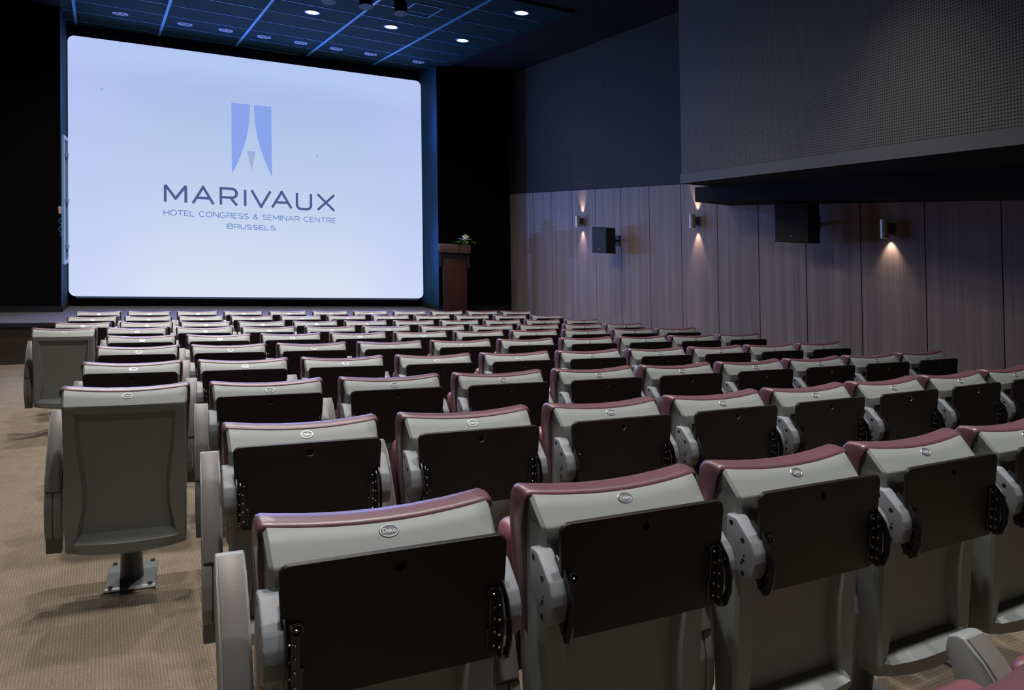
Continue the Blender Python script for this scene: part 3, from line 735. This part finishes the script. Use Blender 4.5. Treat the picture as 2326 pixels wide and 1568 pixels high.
# ---------------------------------------------------------------- wall speakers
def speaker(bx, by, phi, wdt, dep, z0, z1, label):
    t = empty('wall_speaker', bx, by, (z0 + z1) / 2)
    h = (z1 - z0) / 2
    T = Vector((-math.sin(phi), math.cos(phi), 0)); D = Vector((math.cos(phi), math.sin(phi), 0))
    def bx8(name, u0, u1, d0, d1, a, b, m, bev=.004):
        bm = bmesh.new(); r = bmesh.ops.create_cube(bm, size=1)
        for v in r['verts']:
            u = u0 if v.co.x < 0 else u1; d = d0 if v.co.y < 0 else d1; z = a if v.co.z < 0 else b
            v.co = T * u + D * d + Vector((0, 0, z))
        bmesh.ops.bevel(bm, geom=bm.edges[:], offset=bev, segments=2, affect='EDGES')
        return obj(name, bm, m, t)
    bx8('cabinet', 0, wdt, .012, dep, -h, h, SPK_SIDE)
    bx8('grille', .006, wdt - .006, -.004, .014, -h + .006, h - .006, SPEAKER)
    bm = bmesh.new(); r = bmesh.ops.create_icosphere(bm, subdivisions=1, radius=.011)
    for v in r['verts']: v.co = T * (wdt * .5) + D * -.005 + Vector((0, 0, -h + .06)) + v.co
    obj('badge', bm, SILVER, t)
    gap = (wallX(by) - (bx + D.x * dep)) ; 
    bm = bmesh.new(); p = T * wdt * .5 + D * dep
    cyl(bm, p, p + Vector((max(.05, wallX(by + p.y) - bx - p.x), 0, 0)), .018, n=10)
    q = p + Vector((max(.05, wallX(by + p.y) - bx - p.x), 0, 0))
    box(bm, q.x - .02, q.x, q.y - .05, q.y + .05, -.08, .08)
    obj('wall_bracket', bm, SPEAKER, t)
    tag(t, label, 'speaker', 'black loudspeakers on the right wall')
speaker(6.55, 8.845, .22, .28, .20, -.222, .158, 'small black loudspeaker on the wood wall, between the first two sconces')
speaker(6.40, 5.17, .26, .36, .26, .05, .462, 'large black loudspeaker on the wood wall, tucked under the gallery')

# ---------------------------------------------------------------- the seat
HW = .238
def sag(u): return (1 - u * u)
def build_back():
    bm = bmesh.new()
    def ring(z, yo, W, w, rd, bow=0.0, dz=0.0, side=.03):
        r = []
        cols = [(-W, None), (-W, .009), (-W + .008, 0), (-(w + .014), 0), (-w, rd), (-w * .6, rd), (-w * .2, rd), (w * .2, rd), (w * .6, rd), (w, rd), (w + .014, 0), (W - .008, 0), (W, .009), (W, None)]
        for x, d in cols:
            u = x / W
            if d is None: y = side; zz = z - dz * sag(u) * 0
            else: y = yo + d - bow * sag(u); zz = z - dz * sag(u)
            r.append(bm.verts.new((x, y, zz)))
        return r
    rows = []
    rows.append(ring(-.004, -.004, .2285, .17, 0, .014, .014, side=.02))
    rows.append(ring(-.006, -.018, .2285, .17, 0, .014, .014))
    rows.append(ring(-.030, -.040, .2265, .17, 0, .009, .009))
    rows.append(ring(-.0585, -.0655, .2240, .17, 0, .004, .003))
    rows.append(ring(-.0612, -.0678, .2235, .17, 0, .003, .002))
    rows.append(ring(-.0650, -.0685, .2232, .17, 0, .002, .001))
    rows.append(ring(-.094, -.0675, .2225, .168, 0, .002, .0))
    rows.append(ring(-.098, -.067, .2225, .168, .016, .0))
    zz = [-.16, -.24, -.32, -.40, -.48, -.540, -.586]
    ww = [.166, .160, .150, .143, .146, .156, .165]
    for z, w_ in zip(zz, ww):
        yo = -.068 + (-.070 - z) / (.55) * .040
        rows.append(ring(z, yo - .004, .2225 - .004 * (-z), w_, .016 + .018 * min(1, (-z - .1) / .35)))
    rows.append(ring(-.606, -.034, .2195, .185, -.012, .018, .006))
    rows.append(ring(-.636, -.032, .2190, .165, -.010, .018, .016))
    rows.append(ring(-.646, -.024, .2180, .165, -.004, .012, .018))
    rows.append(ring(-.648, .02, .2150, .165, 0, 0, .010))
    for a, b in zip(rows, rows[1:]):
        for i in range(len(a) - 1): bm.faces.new((a[i], a[i + 1], b[i + 1], b[i]))
    return bm
def build_cushion():
    bm = bmesh.new()
    prof = [(-.002, -.030, .985), (-.012, -.014, .992), (-.017, -.008, .997), (-.015, -.001, 1), (-.004, .004, 1), (.020, .005, 1), (.042, .001, 1), (.056, -.014, 1), (.064, -.05, 1), (.066, -.20, .975), (.062, -.34, .91), (.060, -.50, .89), (.035, -.54, .88), (.012, -.50, .89), (.011, -.34, .90), (.010, -.20, .955), (.010, -.10, .985)]
    us = [-1, -.985, -.95, -.85, -.6, -.3, 0, .3, .6, .85, .95, .985, 1]
    rings = []
    for u in us:
        e = 0 if abs(u) < .96 else (.004 if abs(u) < .99 else .012)
        s = sag(u); r = []
        cy, cz = .025, -.25
        for y, z, k in prof:
            yy = y + (cy - y) * (e * 6) ; zz = z - e * (1 if z > -.1 else -1)
            r.append(bm.verts.new((HW * u * k, yy - .014 * s, zz - (.014 * s if z > -.1 else 0))))
        rings.append(r)
    n = len(prof)
    for a, b in zip(rings, rings[1:]):
        for i in range(n): bm.faces.new((a[i], b[i], b[(i + 1) % n], a[(i + 1) % n]))
    bm.faces.new(rings[0]); bm.faces.new(rings[-1][::-1])
    return bm
def build_tablet():
    bm = bmesh.new()
    o = []
    wt, wb, zt, zb, r = .2165, .207, -.031, -.278, .020
    base = [(wt, zt), (-wt, zt), (-wb, zb), (wb, zb)]
    n = 4
    for i, (x, z) in enumerate(base):
        sxx = 1 if x > 0 else -1; szz = 1 if z > -.15 else -1
        cx, cz = x - sxx * r, z - szz * r
        a0 = {(1, 1): 0, (-1, 1): 90, (-1, -1): 180, (1, -1): 270}[(sxx, szz)]
        for k in range(n + 1):
            a = math.radians(a0 + 90 * k / n); o.append((cx + r * math.cos(a), cz + r * math.sin(a)))
    hole = [(.011 * math.cos(a * math.pi / 7), -.062 + .0115 * math.sin(a * math.pi / 7)) for a in range(14)]
    Y = lambda z: -.126 + (zt - z) / (zt - zb) * .019
    th = .012
    def layer(dy, s=1.0):
        return ([bm.verts.new((x * s, Y(z) + dy, z if s == 1 else z + (.0016 if z < -.15 else -.0016))) for x, z in o], [bm.verts.new((x, Y(z) + dy, z)) for x, z in hole])
    L0 = layer(-th / 2, .993); L1 = layer(-th / 2 + .002); L2 = layer(th / 2 - .002); L3 = layer(th / 2, .993)
    for L in (L0, L3):
        es = [bm.edges.new((v[i], v[(i + 1) % len(v)])) for v in L for i in range(len(v))]
        bmesh.ops.triangle_fill(bm, use_beauty=True, edges=es)
    for A, B in ((L0, L1), (L1, L2), (L2, L3)):
        m = len(o)
        for i in range(m): bm.faces.new((A[0][i], A[0][(i + 1) % m], B[0][(i + 1) % m], B[0][i]))
        m = len(hole)
        for i in range(m): bm.faces.new((A[1][(i + 1) % m], A[1][i], B[1][i], B[1][(i + 1) % m])).material_index = 1
    bmesh.ops.remove_doubles(bm, verts=bm.verts, dist=1e-6)
    bm.faces.new([bm.verts.new((x * 1.02, Y(z) + .0035, z)) for x, z in hole])     # the finger hole is blind
    return bm
def build_mount(s):
    bm = bmesh.new()
    prof = [(-.046, -.103), (-.076, -.103), (-.126, -.146), (-.135, -.170), (-.136, -.195), (-.127, -.226), (-.108, -.243), (-.086, -.240), (-.068, -.222), (-.050, -.188), (-.043, -.150)]
    prism_x(bm, prof, s * .2045, s * .2445, .0045, 3)
    for y, z, r in ((-.062, -.120, .0065), (-.098, -.150, .0065), (-.095, -.228, .0065), (-.098, -.197, .005), (-.092, -.205, .004), (-.101, -.185, .003)):
        cyl(bm, (s * .242, y, z), (s * .2447, y, z), r, n=14, mi=1)
    return bm
def flat_yz(bm, pts, wds, x, t=.0035):          # flat curved strap lying in a plane of constant x
    P = [Vector(p) for p in pts]; L_, R_ = [], []
    for i, p in enumerate(P):
        d = (P[min(i + 1, len(P) - 1)] - P[max(i - 1, 0)]).normalized(); n = Vector((-d.y, d.x)); L_.append(p + n * wds[i] / 2); R_.append(p - n * wds[i] / 2)
    prism_x(bm, [(v.x, v.y) for v in L_ + R_[::-1]], x - t / 2, x + t / 2)
def build_bracket(s):
    bm = bmesh.new()
    flat_yz(bm, [(-.092, -.112), (-.118, -.128), (-.142, -.156), (-.152, -.190), (-.150, -.228), (-.138, -.258), (-.122, -.270)], [.012, .016, .018, .020, .018, .018, .014], s * .208)
    flat_yz(bm, [(-.085, -.225), (-.104, -.245), (-.120, -.262), (-.126, -.270)], [.014, .012, .014, .012], s * .205)
    f = lambda z: -.1325 + (-.031 - z) / .247 * .019
    # perforated strap standing off the tablet's edge, with rounded lobes and bolts
    flat_yz(bm, [(f(-.133) - .006, -.133), (f(-.140) - .008, -.140), (f(-.15) - .009, -.150), (f(-.2) - .012, -.200), (f(-.25) - .012, -.250), (f(-.262) - .010, -.262), (f(-.27) - .006, -.270)], [.006, .016, .018, .026, .024, .020, .008], s * .198)
    for x0, x1, z0, z1 in ((.180, .199, -.262, -.142), (.174, .184, -.262, -.215)):
        prism_x(bm, [(f(z0), z0), (f(z0) - .003, z0), (f(z1) - .003, z1), (f(z1), z1)], s * x0, s * x1, .0012, 1)
    ring = [(s * .187 + .011 * math.cos(k * .7), f(-.146) - .004, -.146 + .011 * math.sin(k * .7)) for k in range(10)]
    bar(bm, ring, .004, .004)
    for x, z in ((.187, -.146), (.190, -.172), (.190, -.196), (.190, -.222), (.189, -.250)):
        ball(bm, (s * x, f(z) - .0045, z), .0034, mi=1)
    for z in (-.165, -.195, -.225, -.250):
        for q in (-1, 1): ball(bm, (s * .198 + q * .0022, f(z) - .014, z), .0028, mi=1)
    cyl(bm, (s * .196, -.128, -.262), (s * .210, -.128, -.262), .009, n=10)
    cyl(bm, (s * .200, -.095, -.130), (s * .212, -.095, -.130), .008, n=10, mi=1)
    return bm
ARMX = .0
def build_arm():
    bm = bmesh.new()
    up = [(.165, -.134), (.152, -.134), (.122, -.160), (.077, -.215), (.034, -.285), (.002, -.355), (-.020, -.420), (.085, -.420), (.125, -.34), (.160, -.24), (.185, -.165), (.180, -.142)]
    prism_x(bm, up, -.0295, .0295, .005, 3)
    lo = [(-.020, -.421), (-.030, -.480), (-.026, -.550), (-.008, -.606), (.060, -.606), (.078, -.52), (.085, -.421)]
    for x0, x1 in ((-.029, -.0008), (.0008, .029)): prism_x(bm, lo, x0, x1, .004, 2)
    return bm
def build_pad():
    bm = bmesh.new()
    c = [(.150, -.1365), (.120, -.164), (.075, -.219), (.032, -.289), (.000, -.359), (-.020, -.412)]
    rings = []
    for i, (y, z) in enumerate(c):
        a = Vector(c[max(i - 1, 0)]); b = Vector(c[min(i + 1, len(c) - 1)]); d = (b - a).normalized(); n = Vector((d.y, -d.x))
        if n.x > 0: n = -n
        r = []
        for x, h in ((-.0250, -.003), (-.0240, .0055), (-.013, .0085), (0, .0095), (.013, .0085), (.0240, .0055), (.0250, -.003)):
            hh = h * (1 if 0 < i < len(c) - 1 else .6); r.append(bm.verts.new((x, y + n.x * hh, z + n.y * hh)))
        rings.append(r)
    for a, b in zip(rings, rings[1:]):
        for i in range(6): bm.faces.new((a[i], a[i + 1], b[i + 1], b[i]))
    bm.faces.new(rings[0]); bm.faces.new(rings[-1][::-1])
    return bm
def build_foot():
    bm = bmesh.new(); prism_x(bm, [(-.008, -.602), (.004, -.668), (.044, -.668), (.054, -.602)], -.027, .027, .002, 1); return bm
def build_seat():
    bm = bmesh.new(); box(bm, -.222, .222, -.045, .045, -.16, .16, .035, 4)
    R = Matrix.Rotation(math.radians(9), 4, 'X')
    bmesh.ops.transform(bm, matrix=Matrix.Translation((0, .160, -.280)) @ R, verts=bm.verts)
    return bm
def build_pan():
    bm = bmesh.new(); box(bm, -.205, .205, -.015, .015, -.15, .13, .012, 2)
    R = Matrix.Rotation(math.radians(9), 4, 'X')
    bmesh.ops.transform(bm, matrix=Matrix.Translation((0, .108, -.32)) @ R, verts=bm.verts)
    return bm
def build_post():
    bm = bmesh.new(); cyl(bm, (0, .205, -.864), (0, .145, -.56), .046, .036, n=20); box(bm, -.10, .10, .07, .20, -.60, -.555, .01); return bm
def build_plate():
    bm = build_plate_flat()
    box(bm, -.080, .080, .245, .345, -.944, -.8785, .004, 1)
    return bm
def build_plate_flat():
    bm = bmesh.new(); prism_x(bm, [(.092, -.8795), (.090, -.872), (.110, -.864), (.345, -.864), (.362, -.872), (.362, -.8795)], -.097, .097, .002, 1)
    for x in (-.075, .075):
        for y in (.115, .335): cyl(bm, (x, y, -.866), (x, y, -.854), .011, .008, n=10, mi=1)
    return bm
def build_badge():
    bm = bmesh.new()
    for r, h, mi in ((1.0, .0016, 0),):
        a = [bm.verts.new((.0205 * math.cos(t * math.pi / 14), .0130 * math.sin(t * math.pi / 14), .0)) for t in range(28)]
        b = [bm.verts.new((.0190 * math.cos(t * math.pi / 14), .0117 * math.sin(t * math.pi / 14), h)) for t in range(28)]
        c = [bm.verts.new((.0172 * math.cos(t * math.pi / 14), .0101 * math.sin(t * math.pi / 14), h)) for t in range(28)]
        d = [bm.verts.new((.0165 * math.cos(t * math.pi / 14), .0095 * math.sin(t * math.pi / 14), h * .55)) for t in range(28)]
        for A, B in ((a, b), (b, c), (c, d)):
            for i in range(28): bm.faces.new((A[i], A[(i + 1) % 28], B[(i + 1) % 28], B[i]))
        f = bm.faces.new(d); f.material_index = 1
    # little marks on the rim of the badge
    for x, y in ((-.0135, .0045), (-.0145, .001), (.0135, .0045)): ball(bm, (x, y, .0014), .0009, 0)
    return bm
BADGE_M = Matrix.Translation((.004, -.0432, -.0318)) @ Matrix.Rotation(math.radians(49), 4, 'X')
def build_text():
    cu = bpy.data.curves.new('badge_text', 'FONT'); cu.body = 'Deko'; cu.size = .0125; cu.align_x = 'CENTER'; cu.align_y = 'CENTER'; cu.extrude = .0003
    o = bpy.data.objects.new('badge_text', cu); COL.objects.link(o)
    dg = bpy.context.evaluated_depsgraph_get(); me = bpy.data.meshes.new_from_object(o.evaluated_get(dg))
    bpy.data.objects.remove(o); bpy.data.curves.remove(cu)
    me.name = 'lettering'
    for v in me.vertices: v.co.z += .0014
    return me

def make_seat(tablet=True, flat=False, right_arm=False, arm_fwd=0.0):
    t = bpy.data.objects.new('theatre_seat', None); COL.objects.link(t); t.empty_display_size = .1
    obj('back_shell', build_back(), PLASTIC, t, sharp=40)
    obj('backrest_cushion', build_cushion(), VINYL, t, sharp=60)
    obj('seat_cushion', build_seat(), VINYL_P, t, sharp=60)
    obj('seat_pan', build_pan(), PLASTIC_D, t)
    obj('post', build_post(), POST, t)
    obj('base_plate', build_plate_flat() if flat else build_plate(), [GLOSSLIP, BOLT], t, sharp=20)
    bm = build_badge(); bmesh.ops.transform(bm, matrix=BADGE_M, verts=bm.verts)
    b = obj('badge', bm, [CHROME, BADGEFACE], t)
    me = build_text(); me.transform(BADGE_M); tilt(me); link('lettering', me, BADGETEXT, b, smooth=False)
    def arm(s, nm='armrest'):
        bm = build_arm(); bmesh.ops.translate(bm, verts=bm.verts, vec=(s * .267, .038 + arm_fwd, arm_fwd * 2.8)); a = obj(nm, bm, ARMRIM, t)
        bm = build_pad(); bmesh.ops.translate(bm, verts=bm.verts, vec=(s * .267, .038 + arm_fwd, arm_fwd * 2.8)); obj('arm_pad', bm, ARMPAD, a, sharp=50)
        bm = build_foot(); bmesh.ops.translate(bm, verts=bm.verts, vec=(s * .267, .038 + arm_fwd, arm_fwd * 2.8)); obj('arm_foot', bm, PLASTIC_D, a)
    arm(-1)
    if right_arm: arm(1)
    if tablet:
        tb = obj('writing_tablet', build_tablet(), [BOARD, ARMRIM], t, sharp=25)
        for s in (-1, 1):
            obj('bracket', build_bracket(s), [BRACKET, BOLT], tb)
            obj('tablet_mount', build_mount(s), [MOUNT, HOLE], t)
    return t
cache = {}
def seat_instance(**kw):
    k = tuple(sorted(kw.items()))
    if k not in cache:
        cache[k] = make_seat(**kw); return cache[k]
    return dup(cache[k])
rowname = {'A': 'front row nearest the stage', 'B': 'second row from the stage', 'C': 'third row from the stage', 'D': 'fourth row from the stage', 'E': 'fifth row from the stage',
           'F': 'sixth row from the stage', 'G': 'seventh row from the stage', 'H': 'eighth row from the stage', 'I': 'second row from the camera', 'J': 'nearest row', 'K': 'row cut off by the bottom edge'}
short = {'A': 'front row', 'B': 'second row', 'C': 'third row', 'D': 'fourth row', 'E': 'fifth row', 'F': 'sixth row', 'G': 'seventh row', 'H': 'eighth row', 'I': 'ninth row', 'J': 'tenth and nearest full row', 'K': 'row cut off at bottom right'}
for k in 'JIHGFEDCBAK':
    i0, L = ROWS[k]
    behind = {'A': 0, 'B': 0, 'C': 0, 'D': 1, 'E': 1, 'F': 1, 'G': 1, 'H': 2, 'I': 2, 'J': 2, 'K': 99}[k]
    for j, (x, y, th) in enumerate(L):
        has = (i0 + j) >= behind
        last = (j == len(L) - 1)
        s = seat_instance(tablet=has, flat=(k == 'A'), right_arm=last, arm_fwd=.015 if k == 'K' else 0.0)
        s.location = (x, y, ROWZ[k] + Z0 + FALL * x); s.rotation_euler = (0, 0, th)
        pos = 'leftmost' if j == 0 else ('rightmost' if last else ordn[j] + ' from the left')
        if k == 'K': pos = 'left one' if j == 0 else 'right one'
        kind = 'grey-backed burgundy theatre seat' + ('' if has else ' without folded black tablet' if k != 'K' else '')
        tag(s, '%s, %s in the %s%s' % (kind, pos, short[k], '' if k in 'JK' else ' from the stage' if k != 'A' else ' by the stage'), 'seat', 'theatre seats in rows')
